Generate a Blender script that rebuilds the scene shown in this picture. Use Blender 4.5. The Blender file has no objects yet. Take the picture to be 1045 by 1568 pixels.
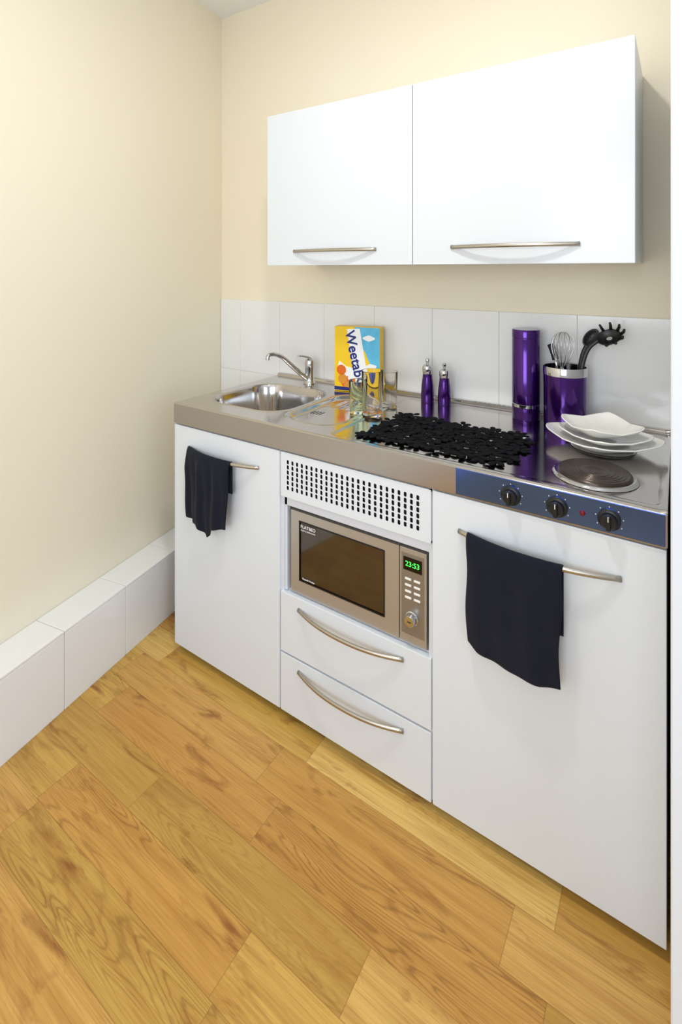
import bpy, math, random
import numpy as np
from mathutils import Vector, Matrix
random.seed(7)
S = bpy.context.scene
COL = S.collection
try:
    S.view_settings.view_transform = 'Standard'
    S.view_settings.look = 'None'
    S.view_settings.exposure = 0
except Exception as e:
    print(e)

def srgb(r, g, b):
    def f(c):
        c /= 255.0
        return c/12.92 if c <= 0.04045 else ((c+0.055)/1.055)**2.4
    return (f(r), f(g), f(b), 1)

# ---------------------------------------------------------------- materials
def mat(name, col, rough=0.5, metal=0.0, spec=0.5, coat=0.0, bump=0.0, bscale=50, stretch=(1,1,1),
        cvar=0.0, rvar=0.0, trans=0.0, ior=1.45, emis=None, estr=0, sheen=0, aniso=0):
    m = bpy.data.materials.new(name); m.use_nodes = True
    nt = m.node_tree; b = nt.nodes['Principled BSDF']
    b.inputs['Base Color'].default_value = col
    b.inputs['Roughness'].default_value = rough
    b.inputs['Metallic'].default_value = metal
    b.inputs['Specular IOR Level'].default_value = spec
    b.inputs['Coat Weight'].default_value = coat
    b.inputs['Coat Roughness'].default_value = 0.08
    b.inputs['Transmission Weight'].default_value = trans
    b.inputs['IOR'].default_value = ior
    b.inputs['Sheen Weight'].default_value = sheen
    b.inputs['Anisotropic'].default_value = aniso
    if emis:
        b.inputs['Emission Color'].default_value = emis
        b.inputs['Emission Strength'].default_value = estr
    tc = nt.nodes.new('ShaderNodeTexCoord'); mp = nt.nodes.new('ShaderNodeMapping')
    mp.inputs['Scale'].default_value = stretch
    nt.links.new(tc.outputs['Object'], mp.inputs['Vector'])
    nz = nt.nodes.new('ShaderNodeTexNoise'); nz.inputs['Scale'].default_value = bscale
    nz.inputs['Detail'].default_value = 4
    nt.links.new(mp.outputs['Vector'], nz.inputs['Vector'])
    if bump > 0:
        bp = nt.nodes.new('ShaderNodeBump'); bp.inputs['Strength'].default_value = bump
        bp.inputs['Distance'].default_value = 0.002
        nt.links.new(nz.outputs['Fac'], bp.inputs['Height'])
        nt.links.new(bp.outputs['Normal'], b.inputs['Normal'])
    if cvar > 0:
        mx = nt.nodes.new('ShaderNodeMix'); mx.data_type = 'RGBA'
        mx.inputs[6].default_value = tuple(c*(1-cvar) for c in col[:3])+(1,)
        mx.inputs[7].default_value = tuple(min(1, c*(1+cvar)) for c in col[:3])+(1,)
        nt.links.new(nz.outputs['Fac'], mx.inputs[0])
        nt.links.new(mx.outputs[2], b.inputs['Base Color'])
    if rvar > 0:
        mr = nt.nodes.new('ShaderNodeMapRange')
        mr.inputs['To Min'].default_value = max(0.02, rough-rvar)
        mr.inputs['To Max'].default_value = rough+rvar
        nt.links.new(nz.outputs['Fac'], mr.inputs['Value'])
        nt.links.new(mr.outputs['Result'], b.inputs['Roughness'])
    return m

M_wall  = mat('cream_wall_paint', srgb(244,234,211), 0.65, bump=0.12, bscale=120, cvar=0.012)
M_ceil  = mat('ceiling_paint', srgb(246,246,245), 0.8, bump=0.05, bscale=80)
M_white2= mat('white_wall_paint', srgb(218,221,227), 0.6, bump=0.05, bscale=80)
M_tile  = mat('white_glazed_tile', srgb(241,241,240), 0.13, bump=0.02, bscale=14, coat=0.2)
M_grout = mat('grout', srgb(220,218,212), 0.8, bump=0.2, bscale=200)
M_door  = mat('white_gloss_laminate', srgb(222,227,233), 0.22, bump=0.015, bscale=25)
M_carc  = mat('white_carcass_board', srgb(214,217,225), 0.45, bump=0.02, bscale=60)
M_steel = mat('brushed_stainless', srgb(202,198,195), 0.13, 1.0, bump=0.015, bscale=160, stretch=(1,12,1), rvar=0.05)
M_fasc  = mat('stainless_fascia', srgb(178,173,172), 0.20, 1.0, bump=0.05, bscale=140, stretch=(0.5,1,14), rvar=0.09)
M_blue_refl  = mat('control_panel_reflection_tint', srgb(86,120,222), 0.12, 1.0, bump=0.01, bscale=40, rvar=0.04)  # blue reflection on the steel is put into the base colour
M_handle= mat('satin_nickel', srgb(186,180,170), 0.3, 1.0, bump=0.01, bscale=200)
M_chrome= mat('chrome', srgb(205,205,208), 0.08, 1.0, bump=0.004, bscale=30)
M_black = mat('black_plastic', srgb(22,22,24), 0.35, bump=0.03, bscale=200)
M_dark  = mat('dark_cavity', srgb(40,38,38), 0.8, bump=0.03)
M_felt  = mat('black_felt', srgb(15,16,21), 0.95, spec=0.2, bump=0.5, bscale=500, cvar=0.2)
M_towel = mat('black_cotton', srgb(25,28,40), 0.95, spec=0.2, bump=0.5, bscale=700, sheen=0.05, cvar=0.15)
M_purple= mat('purple_metallic', srgb(66,18,112), 0.16, 0.85, bump=0.006, bscale=40, cvar=0.08, coat=0.5)
M_cer   = mat('white_ceramic', srgb(242,241,236), 0.12, bump=0.01, bscale=30, coat=0.3)
M_iron  = mat('hotplate_iron', srgb(74,64,58), 0.3, 0.7, bump=0.08, bscale=150, cvar=0.2)
M_mwsil = mat('microwave_silver', srgb(186,181,174), 0.32, 0.65, bump=0.03, bscale=200, stretch=(1,1,10), cvar=0.05)
M_mwgls = mat('microwave_window_glass', srgb(44,30,18), 0.05, spec=0.9, bump=0.004, bscale=10, coat=1.0)
M_panel = mat('microwave_panel', srgb(148,142,134), 0.3, 0.6, bump=0.02, bscale=100)
M_red   = mat('red_indicator', srgb(120,15,20), 0.2, bump=0.01)
M_disp  = mat('display_black', srgb(8,10,8), 0.15, bump=0.004)
M_green = mat('led_green', srgb(60,255,90), 0.4, emis=srgb(70,255,90), estr=1.6)
M_kick  = mat('dark_plinth_board', srgb(70,52,36), 0.6, bump=0.1, bscale=60, cvar=0.2)
M_yel   = mat('print_yellow', srgb(250,205,30), 0.35, bump=0.01)
M_navy  = mat('print_navy', srgb(20,35,120), 0.35, bump=0.01)
M_pw    = mat('print_white', srgb(250,250,250), 0.35, bump=0.01)
M_or    = mat('print_orange', srgb(240,110,25), 0.35, bump=0.01, cvar=0.3, bscale=120)
M_sky   = mat('print_sky', srgb(95,190,235), 0.35, bump=0.01, cvar=0.3, bscale=30)
M_gold  = mat('print_wheat', srgb(225,150,50), 0.4, bump=0.05, cvar=0.3, bscale=200)
def glassmat(name, col):
    m = mat(name, col, 0.02, trans=1.0, ior=1.25, bump=0.003, bscale=20)
    return m
M_glass = glassmat('clear_glass', (1,1,1,1))
M_glassO= glassmat('orange_glass', srgb(250,170,90))
M_glassG= glassmat('green_glass', srgb(243,253,232))

def floor_material():
    m = bpy.data.materials.new('oak_laminate'); m.use_nodes = True
    nt = m.node_tree; b = nt.nodes['Principled BSDF']; N = nt.nodes.new; L = nt.links.new
    def math_(op, a, bb=None, c=None):
        n = N('ShaderNodeMath'); n.operation = op
        for i, v in enumerate((a, bb, c)):
            if v is None: continue
            if isinstance(v, (int, float)): n.inputs[i].default_value = v
            else: L(v, n.inputs[i])
        return n.outputs[0]
    tc = N('ShaderNodeTexCoord'); sp = N('ShaderNodeSeparateXYZ'); L(tc.outputs['Object'], sp.inputs[0])
    x, y = sp.outputs[0], sp.outputs[1]
    W, LEN = 0.118, 0.66
    yr = math_('DIVIDE', math_('ADD', y, 0.905+15*W), W)
    row = math_('FLOOR', yr)
    wn = N('ShaderNodeTexWhiteNoise'); wn.noise_dimensions = '1D'; L(row, wn.inputs['W'])
    xr = math_('ADD', math_('DIVIDE', x, LEN), math_('MULTIPLY', wn.outputs['Value'], 7.3))
    colm = math_('FLOOR', xr)
    cb = N('ShaderNodeCombineXYZ'); L(row, cb.inputs[0]); L(colm, cb.inputs[1])
    w2 = N('ShaderNodeTexWhiteNoise'); w2.noise_dimensions = '2D'; L(cb.outputs[0], w2.inputs['Vector'])
    pid = w2.outputs['Value']
    fy = math_('FRACT', yr); fx = math_('FRACT', xr)
    ey = math_('MULTIPLY', math_('MINIMUM', fy, math_('SUBTRACT', 1, fy)), W)
    ex = math_('MULTIPLY', math_('MINIMUM', fx, math_('SUBTRACT', 1, fx)), LEN)
    e = math_('MINIMUM', ex, ey)
    gr = N('ShaderNodeMapRange'); gr.inputs['From Min'].default_value = 0.0; gr.inputs['From Max'].default_value = 0.0013
    L(e, gr.inputs['Value'])
    def grain(sx, sy, detail, dist, rough=0.5):
        c = N('ShaderNodeCombineXYZ')
        L(math_('ADD', math_('MULTIPLY', x, sx), math_('MULTIPLY', pid, 37)), c.inputs[0])
        L(math_('ADD', math_('MULTIPLY', y, sy), math_('MULTIPLY', pid, 91)), c.inputs[1])
        L(math_('MULTIPLY', pid, 13), c.inputs[2])
        n = N('ShaderNodeTexNoise'); n.inputs['Scale'].default_value = 1.0; n.inputs['Detail'].default_value = detail
        n.inputs['Distortion'].default_value = dist; n.inputs['Roughness'].default_value = rough
        L(c.outputs[0], n.inputs['Vector']); return n.outputs['Fac']
    n1 = grain(1.5, 15, 1.2, 0.25)
    nj = grain(24, 200, 3, 0)
    ph = math_('ADD', math_('MULTIPLY', n1, 175), math_('MULTIPLY', nj, 3.4))
    ring = math_('POWER', math_('MULTIPLY_ADD', math_('SINE', ph), 0.5, 0.5), 4.5)
    nm = grain(1.3, 8, 1, 0)
    gm = N('ShaderNodeMapRange'); gm.inputs['From Min'].default_value = 0.46; gm.inputs['From Max'].default_value = 0.66
    gm.inputs['To Min'].default_value = 0.02; gm.inputs['To Max'].default_value = 0.50
    L(nm, gm.inputs['Value'])
    n2 = grain(8, 360, 4, 0)
    n3 = grain(5.0, 18, 4, 0.7, 0.62)
    n4 = grain(2.2, 45, 3, 0.2, 0.55)
    cr = N('ShaderNodeValToRGB'); L(pid, cr.inputs[0])
    cr.color_ramp.elements[0].position = 0; cr.color_ramp.elements[0].color = srgb(182,140,66)
    cr.color_ramp.elements[1].position = 1; cr.color_ramp.elements[1].color = srgb(232,192,110)
    k = cr.color_ramp.elements.new(0.35); k.color = srgb(214,172,86)
    k = cr.color_ramp.elements.new(0.7); k.color = srgb(200,146,72)
    def mix(fac, a, col, mode='MIX'):
        n = N('ShaderNodeMix'); n.data_type = 'RGBA'; n.blend_type = mode
        L(fac, n.inputs[0]); L(a, n.inputs[6])
        if isinstance(col, tuple): n.inputs[7].default_value = col
        else: L(col, n.inputs[7])
        return n.outputs[2]
    def rng(v, a, b_, t):
        n = N('ShaderNodeMapRange'); n.inputs['From Min'].default_value = a; n.inputs['From Max'].default_value = b_
        n.inputs['To Max'].default_value = t; L(v, n.inputs['Value']); return n.outputs[0]
    c = mix(rng(n4, 0.44, 0.72, 0.55), cr.outputs[0], srgb(168,114,42))
    c = mix(rng(n3, 0.56, 0.73, 0.85), c, srgb(134,76,26))
    c = mix(math_('MULTIPLY', ring, gm.outputs[0]), c, srgb(102,62,20))
    c = mix(rng(n2, 0.42, 0.75, 0.42), c, srgb(142,94,36))
    inv = math_('MULTIPLY', math_('SUBTRACT', 1, gr.outputs[0]), 0.5)
    c = mix(inv, c, srgb(100,64,26))
    L(c, b.inputs['Base Color'])
    b.inputs['Roughness'].default_value = 0.36
    b.inputs['Specular IOR Level'].default_value = 0.4
    bp = N('ShaderNodeBump'); bp.inputs['Strength'].default_value = 0.15; bp.inputs['Distance'].default_value = 0.001
    L(gr.outputs[0], bp.inputs['Height']); L(bp.outputs[0], b.inputs['Normal'])
    return m
M_floor = floor_material()

# ---------------------------------------------------------------- helpers
def empty(name, loc=(0,0,0), rz=0.0):
    e = bpy.data.objects.new(name, None); e.location = loc; e.rotation_euler = (0,0,rz)
    e.empty_display_size = 0.1
    COL.objects.link(e); return e

def addmesh(name, verts, faces, m, parent=None, smooth=False, bevel=0, bseg=2, world=True, mats=None, fm=None):
    me = bpy.data.meshes.new(name); me.from_pydata([tuple(v) for v in verts], [], faces)
    if mats:
        for mm in mats: me.materials.append(mm)
        if fm: 
            for p, i in zip(me.polygons, fm): p.material_index = i
    else:
        me.materials.append(m)
    me.validate(); me.update()
    if smooth:
        for p in me.polygons: p.use_smooth = True
    o = bpy.data.objects.new(name, me); COL.objects.link(o)
    if parent is not None:
        o.parent = parent
        if world:
            o.matrix_parent_inverse = (Matrix.Translation(parent.location) @ parent.rotation_euler.to_matrix().to_4x4()).inverted()
    if bevel > 0:
        bm = o.modifiers.new('bevel', 'BEVEL'); bm.width = bevel; bm.segments = bseg; bm.limit_method = 'ANGLE'
        bm.harden_normals = False
    return o

BF = [(0,3,2,1),(4,5,6,7),(0,1,5,4),(1,2,6,5),(2,3,7,6),(3,0,4,7)]
def boxvf(x0,x1,y0,y1,z0,z1):
    return [(x0,y0,z0),(x1,y0,z0),(x1,y1,z0),(x0,y1,z0),(x0,y0,z1),(x1,y0,z1),(x1,y1,z1),(x0,y1,z1)], [tuple(f) for f in BF]
def box(name, x0,x1,y0,y1,z0,z1, m, parent=None, bevel=0.0, world=True, bseg=2):
    v, f = boxvf(x0,x1,y0,y1,z0,z1)
    return addmesh(name, v, f, m, parent, bevel=bevel, world=world, bseg=bseg)
def boxes(name, lst, m, parent=None, bevel=0.0, world=True):
    V=[];F=[]
    for b in lst:
        v,f = boxvf(*b); n=len(V); V+=v; F+=[tuple(i+n for i in q) for q in f]
    return addmesh(name, V, F, m, parent, bevel=bevel, world=world)

def lathe(name, prof, c, m, parent=None, seg=48, axis='Z', world=True, mats=None, pm=None):
    V=[];F=[];fm=[]
    n=len(prof)
    for i in range(seg):
        a=2*math.pi*i/seg
        for r,h in prof:
            if axis=='Z': V.append((c[0]+r*math.cos(a), c[1]+r*math.sin(a), c[2]+h))
            else: V.append((c[0]+r*math.cos(a), c[1]-h, c[2]+r*math.sin(a)))
    for i in range(seg):
        j=(i+1)%seg
        for k in range(n-1):
            F.append((i*n+k, j*n+k, j*n+k+1, i*n+k+1)); fm.append(pm[k] if pm else 0)
    o = addmesh(name, V, F, m, parent, smooth=True, world=world, mats=mats, fm=fm)
    es = o.modifiers.new('es','EDGE_SPLIT'); es.split_angle=math.radians(35)
    return o

def catmull(P, n=8):
    P=[Vector(p) for p in P]; out=[]
    Q=[P[0]*2-P[1]]+P+[P[-1]*2-P[-2]]
    for i in range(1,len(Q)-2):
        a,b,c,d=Q[i-1:i+3]
        for k in range(n):
            t=k/n
            out.append(0.5*((2*b)+(c-a)*t+(2*a-5*b+4*c-d)*t*t+(3*b-a-3*c+d)*t**3))
    out.append(P[-1]); return out
def tube_vf(P, R, seg=12, flat=1.0, caps=True):
    P=[Vector(p) for p in P]; n=len(P)
    if isinstance(R,(int,float)): R=[R]*n
    V=[];F=[]; prev=None
    for i,p in enumerate(P):
        t=(P[min(i+1,n-1)]-P[max(i-1,0)]).normalized()
        if prev is None:
            up=Vector((0,0,1)) if abs(t.z)<0.9 else Vector((0,1,0))
            a=t.cross(up).normalized()
        else:
            a=(prev-t*prev.dot(t)).normalized()
        prev=a; b=t.cross(a)
        for k in range(seg):
            an=2*math.pi*k/seg
            V.append(p+a*R[i]*math.cos(an)+b*R[i]*flat*math.sin(an))
    for i in range(n-1):
        for k in range(seg):
            k2=(k+1)%seg
            F.append((i*seg+k,i*seg+k2,(i+1)*seg+k2,(i+1)*seg+k))
    if caps:
        F.append(tuple(range(seg))[::-1]); F.append(tuple((n-1)*seg+k for k in range(seg)))
    return V,F
def tube(name,P,R,m,parent=None,seg=12,flat=1.0,world=True):
    V,F=tube_vf(P,R,seg,flat)
    return addmesh(name,V,F,m,parent,smooth=True,world=world)
def tubes(name,lst,m,parent=None,seg=8,world=True):
    V=[];F=[]
    for P,R in lst:
        v,f=tube_vf(P,R,seg); n=len(V); V+=v; F+=[tuple(i+n for i in q) for q in f]
    return addmesh(name,V,F,m,parent,smooth=True,world=world)
def text(name, s, size, mtx, m, parent, extrude=0.0003, offset=0.0, align='CENTER'):
    c = bpy.data.curves.new(name,'FONT'); c.body=s; c.size=size; c.extrude=extrude; c.offset=offset
    c.align_x=align; c.align_y='CENTER'
    c.materials.append(m)
    o=bpy.data.objects.new(name,c); COL.objects.link(o); o.parent=parent
    o.matrix_local=mtx
    return o

# ---------------------------------------------------------------- room
H = 2.667
box('floor', -0.7,3.3,-3.7,0.1,-0.05,0.0, M_floor)
box('ceiling', -0.7,3.3,-3.7,0.1,H,H+0.1, M_ceil)
box('wall_back', -0.6,1.6,0.0,0.1,0,H, M_wall)
box('wall_right', 1.51,3.2,-0.9,-0.001,0,H, M_white2, bevel=0.003)
boxes('wall_front', [(-0.3,0.55,-3.7,-3.6,0,H),(2.25,3.3,-3.7,-3.6,0,H),(0.55,2.25,-3.7,-3.6,0,0.85),(0.55,2.25,-3.7,-3.6,2.25,H)], M_white2)
boxes('wall_side', [(3.2,3.3,-3.6,0.0,0,0.9),(3.2,3.3,-3.6,0.0,2.2,H),(3.2,3.3,-3.6,-2.9,0.9,2.2),(3.2,3.3,-1.3,0.0,0.9,2.2)], M_white2)
w = empty('window_1',(3.25,-2.1,1.55))
boxes('fill_window_frame',[(3.22,3.27,-2.9,-2.84,0.9,2.2),(3.22,3.27,-1.36,-1.3,0.9,2.2),(3.22,3.27,-2.84,-1.36,0.9,0.96),(3.22,3.27,-2.84,-1.36,2.14,2.2),(3.23,3.26,-2.12,-2.08,0.96,2.14)],M_door,w,bevel=0.004)
fillw_ = empty('added_fill_window',(1.4,-3.65,1.55))  # unseen window added to dress the frontal fill light
boxes('fill_window_frame',[(0.55,0.61,-3.67,-3.62,0.85,2.25),(2.19,2.25,-3.67,-3.62,0.85,2.25),(0.61,2.19,-3.67,-3.62,0.85,0.91),(0.61,2.19,-3.67,-3.62,2.19,2.25),(1.38,1.42,-3.66,-3.63,0.91,2.19)],M_door,fillw_,bevel=0.004)

# left wall (slightly splayed)
dv=Vector((0.19,-1,0)).normalized(); ang=math.atan2(dv.y,dv.x)
wl = box('wall_left', -0.12,3.75,-0.1,0.0,0,H, M_wall); wl.location=(-0.413,0,0); wl.rotation_euler=(0,0,ang)
led = empty('tiled_pipe_boxing',(-0.413,0,0),ang)
box('core',0.035,3.6,0.001,0.122,0.0,0.242,M_grout,led,world=False)
tl=[];k=0
s=0.0
while s<3.5:
    a=max(s+0.001,0.036); b_=s+0.249
    tl.append((a,b_,0.122,0.130,0.0,0.2415))
    tl.append((a,b_,0.001,0.130,0.2425,0.250))
    s+=0.25
boxes('tiles',tl,M_tile,led,bevel=0.0015,world=False)

# back splash tiles
tl=[]; x=-0.405
edges=[-0.411,-0.275]+[-0.275+0.2535*i for i in range(1,8)]
edges[-1]=1.508
bs = empty('tile_backsplash',(0,0,0.9))
for i in range(len(edges)-1):
    tl.append((edges[i]+0.001,edges[i+1]-0.001,-0.009,-0.001,0.9015,1.246))
for i in range(2):
    for (z0,z1) in ((0.5525,0.8995),(0.2035,0.5505),(0.0,0.2015)):
        tl.append((edges[i]+0.001,edges[i+1]-0.001,-0.009,-0.001,z0,z1))
boxes('tiles',tl,M_tile,bs,bevel=0.0012)
boxes('grout_bed',[(-0.411,1.508,-0.007,-0.0005,0.898,1.243),(-0.411,-0.022,-0.007,-0.0005,0.0,0.898)],M_grout,bs)

# ---------------------------------------------------------------- base unit
UX0,UX1=-0.02,1.50
XA,XB=0.487,0.993
FY=-0.598
unit=empty('kitchen_base_unit',((UX0+UX1)/2,-0.3,0))
cz0,cz1=0.05,0.832
boxes('carcass',[
 (UX0,UX0+0.018,-0.578,-0.012,0.03,cz1),(UX1-0.018,UX1,-0.578,-0.012,0.03,cz1),
 (XA-0.009,XA+0.010,-0.590,-0.012,0.03,cz1),(XB-0.010,XB+0.009,-0.590,-0.012,0.03,cz1),
 (XA+0.010,XB-0.010,-0.578,-0.012,0.385,0.398),(XA+0.010,XB-0.010,-0.578,-0.30,0.668,0.69),
 (UX0+0.018,XA-0.009,-0.578,-0.012,0.03,0.048),(XA+0.010,XB-0.010,-0.578,-0.012,0.03,0.048),(XB+0.009,UX1-0.018,-0.578,-0.012,0.03,0.048),
 (UX0+0.018,XA-0.009,-0.024,-0.012,0.048,0.74),(XA+0.010,XB-0.010,-0.024,-0.012,0.048,0.83),(XB+0.009,UX1-0.018,-0.024,-0.012,0.048,0.83)],M_carc,unit)
box('plinth',UX0+0.02,UX1-0.005,-0.56,-0.54,0.0,0.03,M_kick,unit)
def panel(name,x0,x1,z0,z1,y=FY,th=0.018,parent=unit):
    return box(name,x0,x1,y,y+th,z0,z1,M_door,parent,bevel=0.0015)
panel('door_sink',UX0,XA-0.003,0.027,0.829)
panel('door_hob',XB+0.003,UX1,0.027,0.829)
panel('drawer_upper',XA+0.001,XB-0.001,0.211,0.395)
panel('drawer_lower',XA+0.001,XB-0.001,0.027,0.205)

def vent():
    x0,x1,z0,z1=XA+0.001,XB-0.001,0.691,0.829
    ax0,ax1,az0,az1=x0+0.020,x1-0.028,0.713,0.808
    nc,nr=25,6
    cw=(ax1-ax0)/nc; ch=(az1-az0)/nr
    V=[];F=[]; y=FY
    def q(a,b,c,d):
        n=len(V); V.extend([(a,y,c),(b,y,c),(b,y,d),(a,y,d)]); F.append((n,n+1,n+2,n+3))
    q(x0,x1,z0,az0);q(x0,x1,az1,z1);q(x0,ax0,az0,az1);q(ax1,x1,az0,az1)
    hw,hh=cw*0.23,ch*0.41; c=hw*0.5
    for i in range(nc):
        for j in range(nr):
            cx=ax0+(i+.5)*cw; cz=az0+(j+.5)*ch
            a,b=cw/2,ch/2
            out=[(a,-b*.5),(a,b*.5),(a*.5,b),(-a*.5,b),(-a,b*.5),(-a,-b*.5),(-a*.5,-b),(a*.5,-b)]
            inn=[(hw,-hh+c),(hw,hh-c),(hw-c,hh),(-hw+c,hh),(-hw,hh-c),(-hw,-hh+c),(-hw+c,-hh),(hw-c,-hh)]
            n=len(V)
            V.extend([(cx+p,y,cz+r) for p,r in out]); V.extend([(cx+p,y,cz+r) for p,r in inn]); V.extend([(cx+p,y+0.0012,cz+r) for p,r in inn])
            for k in range(8):
                k2=(k+1)%8
                F.append((n+k,n+k2,n+8+k2,n+8+k)); F.append((n+8+k,n+8+k2,n+16+k2,n+16+k))
            for (k,sx,sz) in ((1,a,b),(3,-a,b),(5,-a,-b),(7,a,-b)):
                m_=len(V); V.append((cx+sx,y,cz+sz)); F.append((n+k,m_,n+(k+1)%8))
    addmesh('vent_panel',V,F,M_door,unit)
    boxes('vent_panel_edge',[(x0,x1,y+0.0001,y+0.016,z0,z0+0.006),(x0,x1,y+0.0001,y+0.016,z1-0.006,z1),(x0,x0+0.006,y+0.0001,y+0.016,z0,z1),(x1-0.006,x1,y+0.0001,y+0.016,z0,z1)],M_door,unit)
    box('vent_cavity',x0+0.007,x1-0.007,y+0.010,y+0.012,z0+0.007,z1-0.007,M_dark,unit)
vent()
boxes('niche_trim',[(XA+0.010,XA+0.020,-0.588,-0.57,0.398,0.69),(XA+0.010,XB-0.010,-0.588,-0.57,0.662,0.69)],M_carc,unit,bevel=0.001)

def bow_handle(name,x0,x1,z,yp,parent,bow=0.033,r=0.0048):
    P=[];R=[]
    n=28
    for i in range(n+1):
        s=i/n; u=2*s-1
        P.append((x0+(x1-x0)*s, yp-0.001-bow*(1-abs(u)**2.2), z)); R.append(r*(1.0 if abs(u)<.93 else 1.15))
    return tube(name,P,R,M_handle,parent,seg=14,flat=1.25)
bow_handle('handle_sink_door',0.058,0.398,0.757,FY,unit)
bow_handle('handle_hob_door',1.067,1.420,0.746,FY,unit)
bow_handle('handle_drawer_upper',0.560,0.914,0.361,FY,unit)
bow_handle('handle_drawer_lower',0.560,0.914,0.172,FY,unit)

# worktop heightfield
TZ=0.908
def sdf_rr(X,Y,cx,cy,hx,hy,r):
    qx=np.abs(X-cx)-(hx-r); qy=np.abs(Y-cy)-(hy-r)
    return np.sqrt(np.maximum(qx,0)**2+np.maximum(qy,0)**2)+np.minimum(np.maximum(qx,qy),0)-r
def sstep(t):
    t=np.clip(t,0,1); return t*t*(3-2*t)
wx=np.linspace(UX0,1.502,382); wy=np.linspace(-0.602,-0.012,150)
GX,GY=np.meshgrid(wx,wy)
Z=np.zeros_like(GX)
d=sdf_rr(GX,GY,0.215,-0.335,0.180,0.175,0.10)
Z+= -0.145*sstep((-d)/0.032) + 0.0022*np.exp(-((d-0.004)/0.004)**2)
inside=np.clip(-d/0.17,0,1); Z+= -0.006*inside
d=sdf_rr(GX,GY,0.525,-0.335,0.105,0.190,0.075)
Z+= -0.013*sstep((-d)/0.018)+0.0018*np.exp(-((d-0.004)/0.004)**2)
rib=(d<-0.03)*0.0025*np.sin((GX-0.43)*2*math.pi/0.03)*sstep((-d-0.02)/0.02)
Z+=rib*(GY>-0.30)
d=sdf_rr(GX,GY,1.075,-0.318,0.415,0.262,0.02)
Z+= -0.003*sstep((-d)/0.008)
Z+= 0.011*sstep((GY+0.028)/0.008)
Z+= 0.002*sstep((GX-1.492)/0.005)
Z-= 0.004*sstep((-0.597-GY)/0.005)
V=np.stack([GX,GY,Z+TZ],-1).reshape(-1,3).tolist()
nx,ny=len(wx),len(wy)
F=[(j*nx+i,j*nx+i+1,(j+1)*nx+i+1,(j+1)*nx+i) for j in range(ny-1) for i in range(nx-1)]
addmesh('worktop_surface',V,F,M_steel,unit,smooth=True)
boxes('worktop_fascia',[(UX0,1.502,-0.602,-0.598,0.836,0.904),(UX0,UX0+0.003,-0.598,-0.013,0.836,0.9075),(1.499,1.502,-0.598,-0.013,0.836,0.9075)],M_fasc,unit,bevel=0.001)
boxes('worktop_underside',[(UX0+0.003,1.499,-0.598,-0.56,0.833,0.836)],M_fasc,unit)
box('control_panel',1.06,1.4985,-0.6035,-0.6015,0.838,0.9025,M_blue_refl,unit,bevel=0.0005)  # tinted metal stands in for reflected blue
lathe('sink_waste',[(0,0.003),(0.012,0.003),(0.014,0.001),(0.022,0.001),(0.026,0.004),(0.034,0.005),(0.036,0.0)],(0.215,-0.33,TZ-0.1505),M_chrome,unit)
for i in range(4):
    box('overflow_slot',0.452+i*0.012,0.457+i*0.012,-0.40,-0.365,TZ-0.0135,TZ-0.0125,M_dark,unit,bevel=0.0008)
for i in range(10):
    box('rear_slit',0.905+i*0.017,0.917+i*0.017,-0.0195,-0.0165,TZ+0.0105,TZ+0.0114,M_dark,unit)

def hotplate(name,cx,cy,r):
    pr=[(0,0.010),(0.018,0.010),(0.022,0.0115)]
    k=0.03
    while k<r-0.012:
        pr+=[(k,0.0118),(k+0.0035,0.0118),(k+0.0045,0.0108),(k+0.006,0.0108)]
        k+=0.0085
    pr+=[(r-0.009,0.0118),(r-0.006,0.009),(r-0.005,0.004)]
    lathe(name+'_disc',pr,(cx,cy,TZ-0.002),M_iron,unit,seg=64)
    lathe(name+'_ring',[(r-0.007,0.0),(r-0.006,0.0055),(r-0.001,0.0065),(r+0.004,0.0045),(r+0.007,0.0)],(cx,cy,TZ-0.002),M_chrome,unit,seg=64)
hotplate('hotplate_front',1.354,-0.472,0.086)
hotplate('hotplate_rear',1.345,-0.235,0.076)
for i,(kx,kz) in enumerate(((1.194,0.867),(1.2953,0.867),(1.3986,0.867))):
    lathe('knob_%d_skirt'%(i+1),[(0,0.0),(0.0225,0.0),(0.0225,0.003),(0.0205,0.005),(0.0165,0.006),(0.0155,0.016),(0.0135,0.018),(0,0.018)],(kx,-0.6035,kz),M_black,unit,axis='Y-',seg=40)
    box('knob_%d_grip'%(i+1),kx-0.0045,kx+0.0045,-0.6285,-0.620,kz-0.0155,kz+0.0155,M_black,unit,bevel=0.002)
    box('knob_%d_mark'%(i+1),kx-0.0007,kx+0.0007,-0.6290,-0.6284,kz+0.004,kz+0.0145,M_pw,unit)
    V=[];F=[]
    for k in range(7):
        a=math.radians(-120+k*40); cx=kx+0.0265*math.sin(a); cz=kz+0.0265*math.cos(a)
        v,f=boxvf(cx-0.0009,cx+0.0009,-0.6040,-0.6034,cz-0.0009,cz+0.0009); n=len(V); V+=v; F+=[tuple(q+n for q in ff) for ff in f]
    addmesh('knob_%d_scale'%(i+1),V,F,M_pw,unit)
lathe('indicator_lamp',[(0.0058,0.0),(0.0053,0.003),(0.004,0.0048),(0,0.0055)],(1.347,-0.6035,0.867),M_red,unit,axis='Y-',seg=24)

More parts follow.
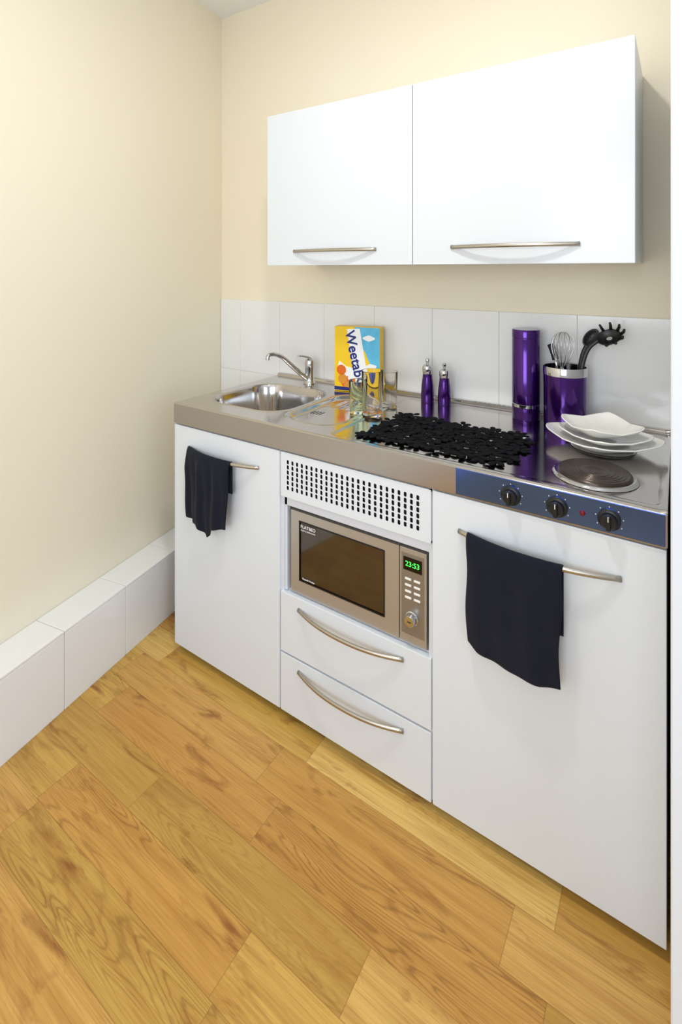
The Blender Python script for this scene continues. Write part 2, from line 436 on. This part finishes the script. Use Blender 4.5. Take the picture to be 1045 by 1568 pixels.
# ---------------------------------------------------------------- microwave
mw=empty('microwave_oven',(0.747,-0.42,0.399))
mx0,mx1,mz0,mz1=0.520,0.974,0.402,0.652
MY=-0.586
box('body',mx0+0.004,mx1-0.004,MY+0.018,-0.22,mz0+0.004,mz1-0.004,M_mwsil,mw,bevel=0.003)
boxes('feet',[(mx0+.03,mx0+.05,-.55,-.53,0.3985,mz0+.005),(mx1-.05,mx1-.03,-.55,-.53,0.3985,mz0+.005),(mx0+.03,mx0+.05,-.27,-.25,0.3985,mz0+.005),(mx1-.05,mx1-.03,-.27,-.25,0.3985,mz0+.005)],M_black,mw)
wx0,wx1,wz0,wz1=0.556,0.847,0.446,0.622
boxes('door_frame',[(mx0,wx0,MY,MY+.018,mz0,mz1),(wx1,0.894,MY,MY+.018,mz0,mz1),(wx0,wx1,MY,MY+.018,mz0,wz0),(wx0,wx1,MY,MY+.018,wz1,mz1)],M_mwsil,mw)
box('door_window',wx0,wx1,MY+0.002,MY+0.016,wz0,wz1,M_mwgls,mw)
boxes('window_bezel',[(wx0-.004,wx0,MY-.001,MY+.004,wz0-.004,wz1+.004),(wx1,wx1+.004,MY-.001,MY+.004,wz0-.004,wz1+.004),(wx0,wx1,MY-.001,MY+.004,wz0-.004,wz0),(wx0,wx1,MY-.001,MY+.004,wz1,wz1+.004)],M_black,mw)
box('control_fascia',0.8965,mx1,MY,MY+.018,mz0,mz1,M_mwsil,mw,bevel=0.001)
box('control_inset',0.902,0.968,MY-0.001,MY+.001,0.425,0.640,M_panel,mw,bevel=0.0005)
box('display',0.908,0.962,MY-0.0022,MY,0.595,0.630,M_disp,mw,bevel=0.0004)
RX=Matrix.Rotation(math.radians(90),4,'X')
def mwt(name,s,size,x,z,m):
    text(name,s,size,Matrix.Translation((x-0.747,MY-0.0026+0.42,z-0.399))@RX,m,mw,extrude=0.0002)
mwt('clock_digits','23:53',0.019,0.935,0.6125,M_green)
mwt('logo_text','Russell Hobbs',0.008,0.590,0.454,M_pw)
mwt('sticker_text','FLATBED',0.014,0.588,0.611,M_pw)
mwt('sticker_text_small','DIGITAL MICROWAVE',0.0055,0.588,0.600,M_pw)
bt=[]
for j in range(4):
    for i in range(2):
        bt.append((0.913+i*0.026,0.931+i*0.026,MY-0.003,MY,0.570-j*0.0165,0.5755-j*0.0165))
boxes('buttons',bt,M_cer,mw,bevel=0.0008)
lathe('dial',[(0,0.0),(0.0185,0.0),(0.0185,0.004),(0.0160,0.006),(0.0150,0.018),(0.0135,0.020),(0,0.020)],(0.934,MY-0.001,0.473),M_chrome,mw,axis='Y-',seg=40)
box('dial_mark',0.929,0.939,MY-0.0222,MY-0.0208,0.472,0.4735,M_black,mw)

# ---------------------------------------------------------------- wall cabinets
CY=-0.325; CZ0,CZ1=1.410,1.990
def wallcab(x0,x1,hx0,hx1):
    c=empty('wall_cabinet',((x0+x1)/2,-0.16,CZ0))
    boxes('carcass',[(x0+.001,x0+.017,CY+.020,-0.002,CZ0+.003,CZ1-.003),(x1-.017,x1-.001,CY+.020,-0.002,CZ0+.003,CZ1-.003),
      (x0+.017,x1-.017,CY+.020,-0.002,CZ0+.003,CZ0+.019),(x0+.017,x1-.017,CY+.020,-0.002,CZ1-.019,CZ1-.003),(x0+.017,x1-.017,-0.01,-0.002,CZ0+.019,CZ1-.019)],M_door,c,bevel=0.0008)
    box('door',x0+.0012,x1-.0012,CY,CY+.018,CZ0,CZ1,M_door,c,bevel=0.0015)
    bow_handle('handle',hx0,hx1,1.463,CY,c,bow=0.030)
wallcab(0.186,0.808,0.322,0.675)
wallcab(0.808,1.430,0.940,1.300)

# ---------------------------------------------------------------- faucet
fa=empty('kitchen_faucet',(0.206,-0.078,TZ))
lathe('base_body',[(0,0.0),(0.026,0.0),(0.026,0.004),(0.0215,0.010),(0.0195,0.020),(0.0195,0.062),(0.0205,0.066),(0.0205,0.092),(0.018,0.100),(0.010,0.106),(0,0.107)],(0.206,-0.078,TZ+0.0005),M_chrome,fa)
P=catmull([(0.202,-0.088,0.930),(0.188,-0.112,0.952),(0.165,-0.155,0.996),(0.150,-0.190,1.030),(0.138,-0.222,1.045),(0.130,-0.245,1.047),(0.127,-0.254,1.040),(0.1265,-0.256,1.027)],6)
R=[0.0125-0.0045*min(1,i/24) for i in range(len(P))]
R[-3:]=[0.0092]*3
tube('spout',P,R,M_chrome,fa,seg=16)
P=catmull([(0.210,-0.072,1.008),(0.206,-0.085,1.020),(0.192,-0.110,1.028),(0.182,-0.128,1.030)],5)
tube('lever',P,[0.010-0.0045*i/(len(P)-1) for i in range(len(P))],M_chrome,fa,seg=12,flat=0.6)

# ---------------------------------------------------------------- cereal box
cb=empty('cereal_box',(0.366,-0.122,TZ+0.001),0.22)
BW,BH,BT=0.190,0.258,0.055
box('carton',0,BW,0,BT,0,BH,M_yel,cb,bevel=0.0008,world=False)
def flat(name,pts,m,y=-0.0006):
    n=len(pts)
    V=[(p[0],y,p[1]) for p in pts]+[(p[0],0.0005,p[1]) for p in pts]
    F=[tuple(range(n))]+[(i,(i+1)%n,n+(i+1)%n,n+i) for i in range(n)]
    return addmesh(name,V,F,m,cb,world=False)
flat('sky_print',[(0.085,BH-.001),(0.10,0.20),(0.13,0.16),(0.155,0.10),(BW-.001,0.075),(BW-.001,BH-.001)],M_sky)
flat('cloud_print',[(0.145+0.02*math.cos(a)+0.006*math.cos(3*a),0.215+0.013*math.sin(a)) for a in [i*math.pi/10 for i in range(20)]],M_pw,-0.0009)
flat('white_swirl',[(0.012,0.085),(0.04,0.06),(0.10,0.055),(0.16,0.075),(0.178,0.11),(0.15,0.115),(0.10,0.09),(0.05,0.10),(0.02,0.12)],M_pw,-0.0009)
def disc(name,cx,cz,r,m,y=-0.0012,e=1.0):
    flat(name,[(cx+r*math.cos(i*math.pi/12),cz+r*e*math.sin(i*math.pi/12)) for i in range(24)],m,y)
disc('bowl_print',0.09,0.035,0.062,M_or,-0.0010,0.5)
disc('fruit_print_1',0.03,0.085,0.020,M_or); disc('fruit_print_2',0.035,0.050,0.019,M_gold); disc('fruit_print_3',0.075,0.055,0.017,M_pw,-0.0013)
disc('fruit_print_4',0.11,0.060,0.020,M_or,-0.0014); disc('fruit_print_5',0.145,0.04,0.018,M_gold,-0.0014); disc('fruit_print_6',0.06,0.022,0.018,M_gold,-0.0014)
disc('badge_print',0.158,0.022,0.016,M_navy,-0.0016)
flat('strip_print',[(0.0,0.018),(0.0,0.004),(0.12,0.004),(0.11,0.016)],M_navy,-0.0018)
def boxtext(name,s,size,x,z,a,y,m,off=0):
    u=Vector((math.cos(a),0,math.sin(a))); v=Vector((-math.sin(a),0,math.cos(a))); nrm=Vector((0,-1,0))
    M=Matrix.Identity(4)
    for i in range(3): M[i][0]=u[i]; M[i][1]=v[i]; M[i][2]=nrm[i]
    M[0][3]=x; M[1][3]=y; M[2][3]=z
    text(name,s,size,M,m,cb,offset=off)
A=math.radians(-77)
flat('title_banner',[(0.054,0.248),(0.108,0.252),(0.148,0.020),(0.092,0.012)],M_pw,-0.0020)
boxtext('title','Weetabix',0.057,0.088,0.131,A,-0.0027,M_navy,0.0008)
boxtext('title_bold','Weetabix',0.057,0.0892,0.1315,A,-0.0028,M_navy,0.0008)

# ---------------------------------------------------------------- glasses
def glass(c,r,h,mt):
    e=empty('drinking_glass',(c[0],c[1],TZ-0.010))
    th=0.0016
    z0=c[2]
    pr=[(0,0.0),(r*0.86,0.0),(r*0.90,0.003),(r,h-0.002),(r-th*0.5,h),(r-th,h-0.002),(r*0.88-th,0.012),(r*0.6,0.009),(0,0.008)]
    lathe('tumbler',pr,(c[0],c[1],z0),mt,e,seg=40)
    return e
g1=glass((0.662,-0.328,TZ-0.0028),0.037,0.150,M_glass)
glass((0.655,-0.200,TZ-0.0028),0.032,0.125,M_glass)
glass((0.590,-0.305,TZ-0.0108),0.032,0.112,M_glassG)
lathe('tinted_base',[(0,0.0085),(0.0295,0.0105),(0.031,0.016),(0.0,0.016)],(0.662,-0.328,TZ-0.0028+0.0006),M_glassO,g1,seg=32)

# ---------------------------------------------------------------- mills
def mill(cx,cy,h):
    e=empty('pepper_mill',(cx,cy,TZ))
    k=h/0.155
    pr=[(0,0),(0.0235,0),(0.0240,0.004),(0.0238,0.030*k),(0.0220,0.060*k),(0.0185,0.085*k),(0.0170,0.100*k),(0.0172,0.104*k),(0.0185,0.106*k),(0.0188,0.122*k),(0.0165,0.128*k),(0.008,0.132*k),(0.0045,0.135*k),(0.0045,0.140*k),(0.0075,0.143*k),(0.0080,0.149*k),(0.005,0.154*k),(0,0.155*k)]
    pm=[0]*6+[1]*11
    lathe('mill_body',pr,(cx,cy,TZ+0.0004-0.003),None,e,mats=[M_purple,M_chrome],pm=pm,seg=40)
mill(0.748,-0.072,0.163); mill(0.815,-0.074,0.152)

# ---------------------------------------------------------------- canister
ca=empty('spaghetti_canister',(1.101,-0.076,TZ))
lathe('canister_body',[(0,0),(0.043,0),(0.044,0.002),(0.044,0.040),(0.0452,0.041),(0.0452,0.050),(0.044,0.051),(0.044,0.262),(0.0434,0.263),(0.0434,0.265),(0.0445,0.266),(0.0445,0.290),(0.043,0.293),(0.0,0.293)],
      (1.101,-0.076,TZ-0.0026),None,ca,mats=[M_purple,M_chrome],pm=[0,0,0,1,1,1,0,0,0,0,0,0,0],seg=56)

# ---------------------------------------------------------------- utensil holder & utensils
hc=(1.2236,-0.0935)
uh=empty('utensil_holder',(hc[0],hc[1],TZ))
lathe('pot',[(0,0),(0.060,0),(0.0625,0.003),(0.0635,0.160),(0.0645,0.161),(0.0645,0.185),(0.0635,0.187),(0.0615,0.185),(0.0605,0.160),(0.059,0.006),(0,0.006)],
      (hc[0],hc[1],TZ-0.0026),None,uh,mats=[M_purple,M_chrome],pm=[0,0,0,1,1,1,1,1,0,0],seg=64)
TZB=TZ+0.006
wk=empty('whisk',(hc[0]-0.03,hc[1]-.03,TZB))
bx,by,bz=1.214,-0.092,1.085
tube('whisk_handle',[(1.200,-0.128,TZB+0.004),(1.207,-0.110,1.0),(bx,by,bz)],[0.0075,0.0075,0.0055],M_chrome,wk)
lst=[]
for i in range(6):
    a=math.pi*i/6; ca_,sa=math.cos(a),math.sin(a); P=[]
    for k in range(25):
        phi=math.pi*2*(k/24)
        w_=math.sin(phi); hgt=(1-math.cos(phi))/2
        rad=0.044*w_*(0.45+0.55*hgt)
        P.append((bx+rad*ca_+0.003*hgt, by+rad*sa*0.8+0.006*hgt, bz+0.112*hgt))
    lst.append((P,0.0011))
tubes('whisk_wires',lst,M_chrome,wk,seg=6)
ps=empty('pasta_server',(hc[0]+.02,hc[1],TZB))
P=catmull([(1.248,-0.118,TZB+0.004),(1.262,-0.108,1.02),(1.276,-0.098,1.11),(1.292,-0.090,1.155),(1.318,-0.084,1.180)],6)
tube('server_handle',P,[0.0065]*len(P),M_black,ps,flat=0.6)
def headcup(name,c,ax,nrm,lx,ly,depth,m,parent,hole=0.0):
    ax=Vector(ax).normalized(); nrm=Vector(nrm).normalized(); nrm=(nrm-ax*nrm.dot(ax)).normalized(); sd=nrm.cross(ax)
    V=[];F=[];nr,ns=7,28
    for j in range(nr+1):
        rr=(hole+(1-hole)*j/nr)
        for i in range(ns):
            a=2*math.pi*i/ns
            p=Vector(c)+ax*lx*rr*math.cos(a)+sd*ly*rr*math.sin(a)-nrm*depth*(1-rr*rr)
            V.append(p)
    for j in range(nr):
        for i in range(ns):
            i2=(i+1)%ns; F.append((j*ns+i,j*ns+i2,(j+1)*ns+i2,(j+1)*ns+i))
    o=addmesh(name,V,F,m,parent,smooth=True)
    so=o.modifiers.new('s','SOLIDIFY'); so.thickness=0.0025
    return o,ax,nrm,sd
c0=Vector((1.344,-0.082,1.190))
o,ax,nr_,sd=headcup('server_bowl',c0,(0.93,0.05,0.30),(0.15,-0.75,0.6),0.036,0.027,0.012,M_black,ps,hole=0.25)
lst=[]
for i in range(7):
    a=math.radians(-105+35*i)
    p=c0+ax*0.034*math.cos(a)+sd*0.025*math.sin(a)
    q=p+nr_*0.010+ax*0.010*math.cos(a)+sd*0.008*math.sin(a)
    r_=q+nr_*0.012+ax*0.004*math.cos(a)+sd*0.003*math.sin(a)
    lst.append(([p,q,r_],[0.0048,0.0044,0.0032]))
tubes('server_teeth',lst,M_black,ps)
sp=empty('serving_spoon',(hc[0]+.02,hc[1]+.03,TZB))
P=catmull([(1.246,-0.062,TZB+0.004),(1.253,-0.058,1.03),(1.266,-0.052,1.12),(1.280,-0.046,1.160)],6)
tube('spoon_handle',P,[0.006]*len(P),M_black,sp,flat=0.6)
headcup('spoon_bowl',(1.290,-0.042,1.180),(0.55,0.2,0.8),(0.1,-1,0.1),0.032,0.019,0.008,M_black,sp)
sp2=empty('spatula',(hc[0]-.03,hc[1]+.03,TZB))
P=catmull([(1.204,-0.078,TZB+0.004),(1.196,-0.070,1.05),(1.190,-0.064,1.115)],6)
tube('spatula_handle',P,[0.0045]*len(P),M_chrome,sp2,flat=0.6)
P=catmull([(1.190,-0.064,1.104),(1.182,-0.058,1.128),(1.172,-0.054,1.152)],6)
tube('spatula_blade',P,[0.010]*len(P),M_black,sp2,flat=0.3)

# ---------------------------------------------------------------- plates
def plate(name,cx,cy,z,side,lift,rz,th=0.0035,foot=0.55):
    n=36; V=[];F=[]
    hs=side/2
    for j in range(n+1):
        for i in range(n+1):
            u=2*i/n-1; v=2*j/n-1
            r=max(abs(u),abs(v))
            p=5.0
            nrm=(abs(u)**p+abs(v)**p)**(1/p) if r>0 else 1
            k=(r/nrm) if nrm>0 else 1
            x_=u*k*hs*(1+0.03*(1-v*v)); y_=v*k*hs*(1+0.03*(1-u*u))
            dd=max(0,(r-foot)/(1-foot)); 
            zz=lift*(dd**1.5)*(0.62+0.38*abs(u*v))
            V.append((x_,y_,zz))
    for j in range(n):
        for i in range(n):
            a=j*(n+1)+i; F.append((a,a+1,a+n+2,a+n+1))
    e=empty(name,(cx,cy,z),rz)
    o=addmesh('glazed_body',V,F,M_cer,e,smooth=True,world=False)
    so=o.modifiers.new('s','SOLIDIFY'); so.thickness=th; so.offset=1
    bb=o.modifiers.new('b','BEVEL'); bb.width=0.001; bb.segments=2; bb.limit_method='ANGLE'
    return e
R45=math.radians(45)
pz=TZ+0.0102
plate('square_dinner_plate',1.345,-0.245,pz,0.238,0.026,R45)
plate('square_dinner_plate',1.350,-0.250,pz+0.0135,0.190,0.022,R45+0.05,foot=0.5)
plate('square_bowl',1.345,-0.262,pz+0.029,0.168,0.034,R45-0.08,foot=0.42)

# ---------------------------------------------------------------- placemat
def placemat():
    V=[];F=[]
    def blob(cx,cy,a,l,w,z,t=0.0030):
        n0=len(V); n=12
        for zz,sc in ((z,1.0),(z+t*0.7,1.0),(z+t,0.8)):
            for i in range(n):
                th=2*math.pi*i/n
                x_=l*math.cos(th)*sc; y_=w*math.sin(th)*(1+0.25*math.cos(th))*sc
                V.append((cx+x_*math.cos(a)-y_*math.sin(a),cy+x_*math.sin(a)+y_*math.cos(a),zz))
        for k in range(2):
            for i in range(n):
                i2=(i+1)%n; F.append((n0+k*n+i,n0+k*n+i2,n0+(k+1)*n+i2,n0+(k+1)*n+i))
        F.append(tuple(n0+i for i in range(n))[::-1]); F.append(tuple(n0+2*n+i for i in range(n)))
    rnd=random.Random(3)
    x0,x1,y0,y1=0.750,1.160,-0.525,-0.285
    nx_,ny_=10,7
    for j in range(ny_):
        for i in range(nx_):
            cx=x0+(x1-x0)*(i+(0.5 if j%2 else 0))/(nx_-0.5)+rnd.uniform(-.005,.005)
            cy=y0+(y1-y0)*j/(ny_-1)+rnd.uniform(-.005,.005)
            a0=rnd.uniform(0,6.28); np_=rnd.choice((5,6,6))
            for k in range(np_):
                a=a0+k*2*math.pi/np_
                rr=0.0155
                blob(cx+rr*math.cos(a),cy+rr*math.sin(a),a,0.0135,0.0078,TZ-0.0026+rnd.uniform(0,0.005)+0.003*((i+j)%2))
            blob(cx,cy,0,0.005,0.005,TZ-0.0026)
    addmesh('placemat',V,F,M_felt,None)
placemat()

# ---------------------------------------------------------------- towels
def towel(x0,x1,hx0,hx1,z,zb,yp,seed,amp,nf,backlen,shift=0.0,bow=0.033):
    rnd=random.Random(seed); ph=[rnd.uniform(0,6.28) for _ in range(4)]
    nu,nv=60,70
    V=[];F=[]
    r=0.0075
    for i in range(nu+1):
        s=i/nu; X=x0+(x1-x0)*s
        u=2*(X-hx0)/(hx1-hx0)-1
        yb=yp-0.001-bow*(1-min(1,abs(u))**2.2)
        fl=z-zb(s); L=backlen+math.pi*r+fl
        for j in range(nv+1):
            q=L*j/nv
            if q<backlen:
                y=yb+r; zz=z-(backlen-q); y=min(y,yp-0.0045); dn=0
                xx=X
            elif q<backlen+math.pi*r:
                a=(q-backlen)/r; y=yb+r*math.cos(a); zz=z+r*math.sin(a); xx=X; y=min(y,yp-0.0045)
            else:
                dn=q-backlen-math.pi*r; zz=z-dn
                k=min(1,dn/0.06)
                fold=amp*k*(math.sin(nf*2*math.pi*s+ph[0]+dn*5)+0.5*math.sin(nf*4.3*math.pi*s+ph[1]-dn*9))
                y=yb-r-abs(amp)*k*1.3+fold - 0.002
                xx=X+shift*dn*(0.5-s)+0.003*math.sin(dn*30+ph[2])*k
                y=min(y,yp-0.0045)
            V.append((xx,y,zz))
    for i in range(nu):
        for j in range(nv):
            a=i*(nv+1)+j; F.append((a,a+1,a+nv+2,a+nv+1))
    o=addmesh('dish_towel',V,F,M_towel,None,smooth=True)
    so=o.modifiers.new('s','SOLIDIFY'); so.thickness=0.0022; so.offset=0
    return o
def interp(pts):
    def f(s):
        for (a,va),(b,vb) in zip(pts,pts[1:]):
            if s<=b: return va+(vb-va)*(s-a)/(b-a)
        return pts[-1][1]
    return f
towel(0.066,0.300,0.058,0.398,0.757,interp([(0,0.528),(0.35,0.524),(0.62,0.500),(0.70,0.512),(0.74,0.535),(1,0.545)]),FY,5,0.0055,2.5,0.10,0.08)
towel(1.092,1.312,1.067,1.420,0.746,interp([(0,0.502),(0.12,0.490),(0.5,0.486),(0.8,0.484),(1,0.492)]),FY,11,0.0030,1.6,0.15,0.04)

# ---------------------------------------------------------------- lights
def area(name,loc,rot,size,energy,col,size_y=None):
    l=bpy.data.lights.new(name,'AREA'); l.energy=energy; l.color=col; l.size=size
    if size_y: l.shape='RECTANGLE'; l.size_y=size_y
    o=bpy.data.objects.new(name,l); o.location=loc; o.rotation_euler=rot; COL.objects.link(o); return o
LX,LY=0.98,-1.15
cl=empty('ceiling_lamp',(LX,LY,H))
lathe('lamp_housing',[(0.0,-0.012),(0.12,-0.012),(0.13,-0.010),(0.135,0.0)],(LX,LY,H-0.001),M_cer,cl,seg=48)
area('ceiling_lamp_light',(LX,LY,H-0.03),(0,0,0),0.14,12.5,(1.0,0.97,0.92)).data.shape='DISK'
area('window_daylight',(3.18,-2.1,1.55),(0,math.radians(90),0),1.2,21,(0.66,0.83,1.0),1.5)
area('rear_fill_light',(1.4,-3.58,1.55),(math.radians(90),0,0),1.55,33,(0.88,0.94,1.0),1.25)  # added fill from behind the camera for tiles and doors

wd=bpy.data.worlds.new('World'); S.world=wd; wd.use_nodes=True
wd.node_tree.nodes['Background'].inputs[0].default_value=(0.75,0.85,1,1)
wd.node_tree.nodes['Background'].inputs[1].default_value=1.0

# ---------------------------------------------------------------- camera
cam=bpy.data.cameras.new('camera'); co=bpy.data.objects.new('camera',cam); COL.objects.link(co)
f=775.0; Wd=1045.0
cam.sensor_fit='HORIZONTAL'; cam.sensor_width=36; cam.lens=36*f/Wd
cam.shift_y=-(784-414)/Wd
cam.clip_start=0.02
co.location=(1.5197,-1.805,1.392)
co.rotation_euler=(math.radians(90),0,math.atan2(0.555,0.832))
S.camera=co
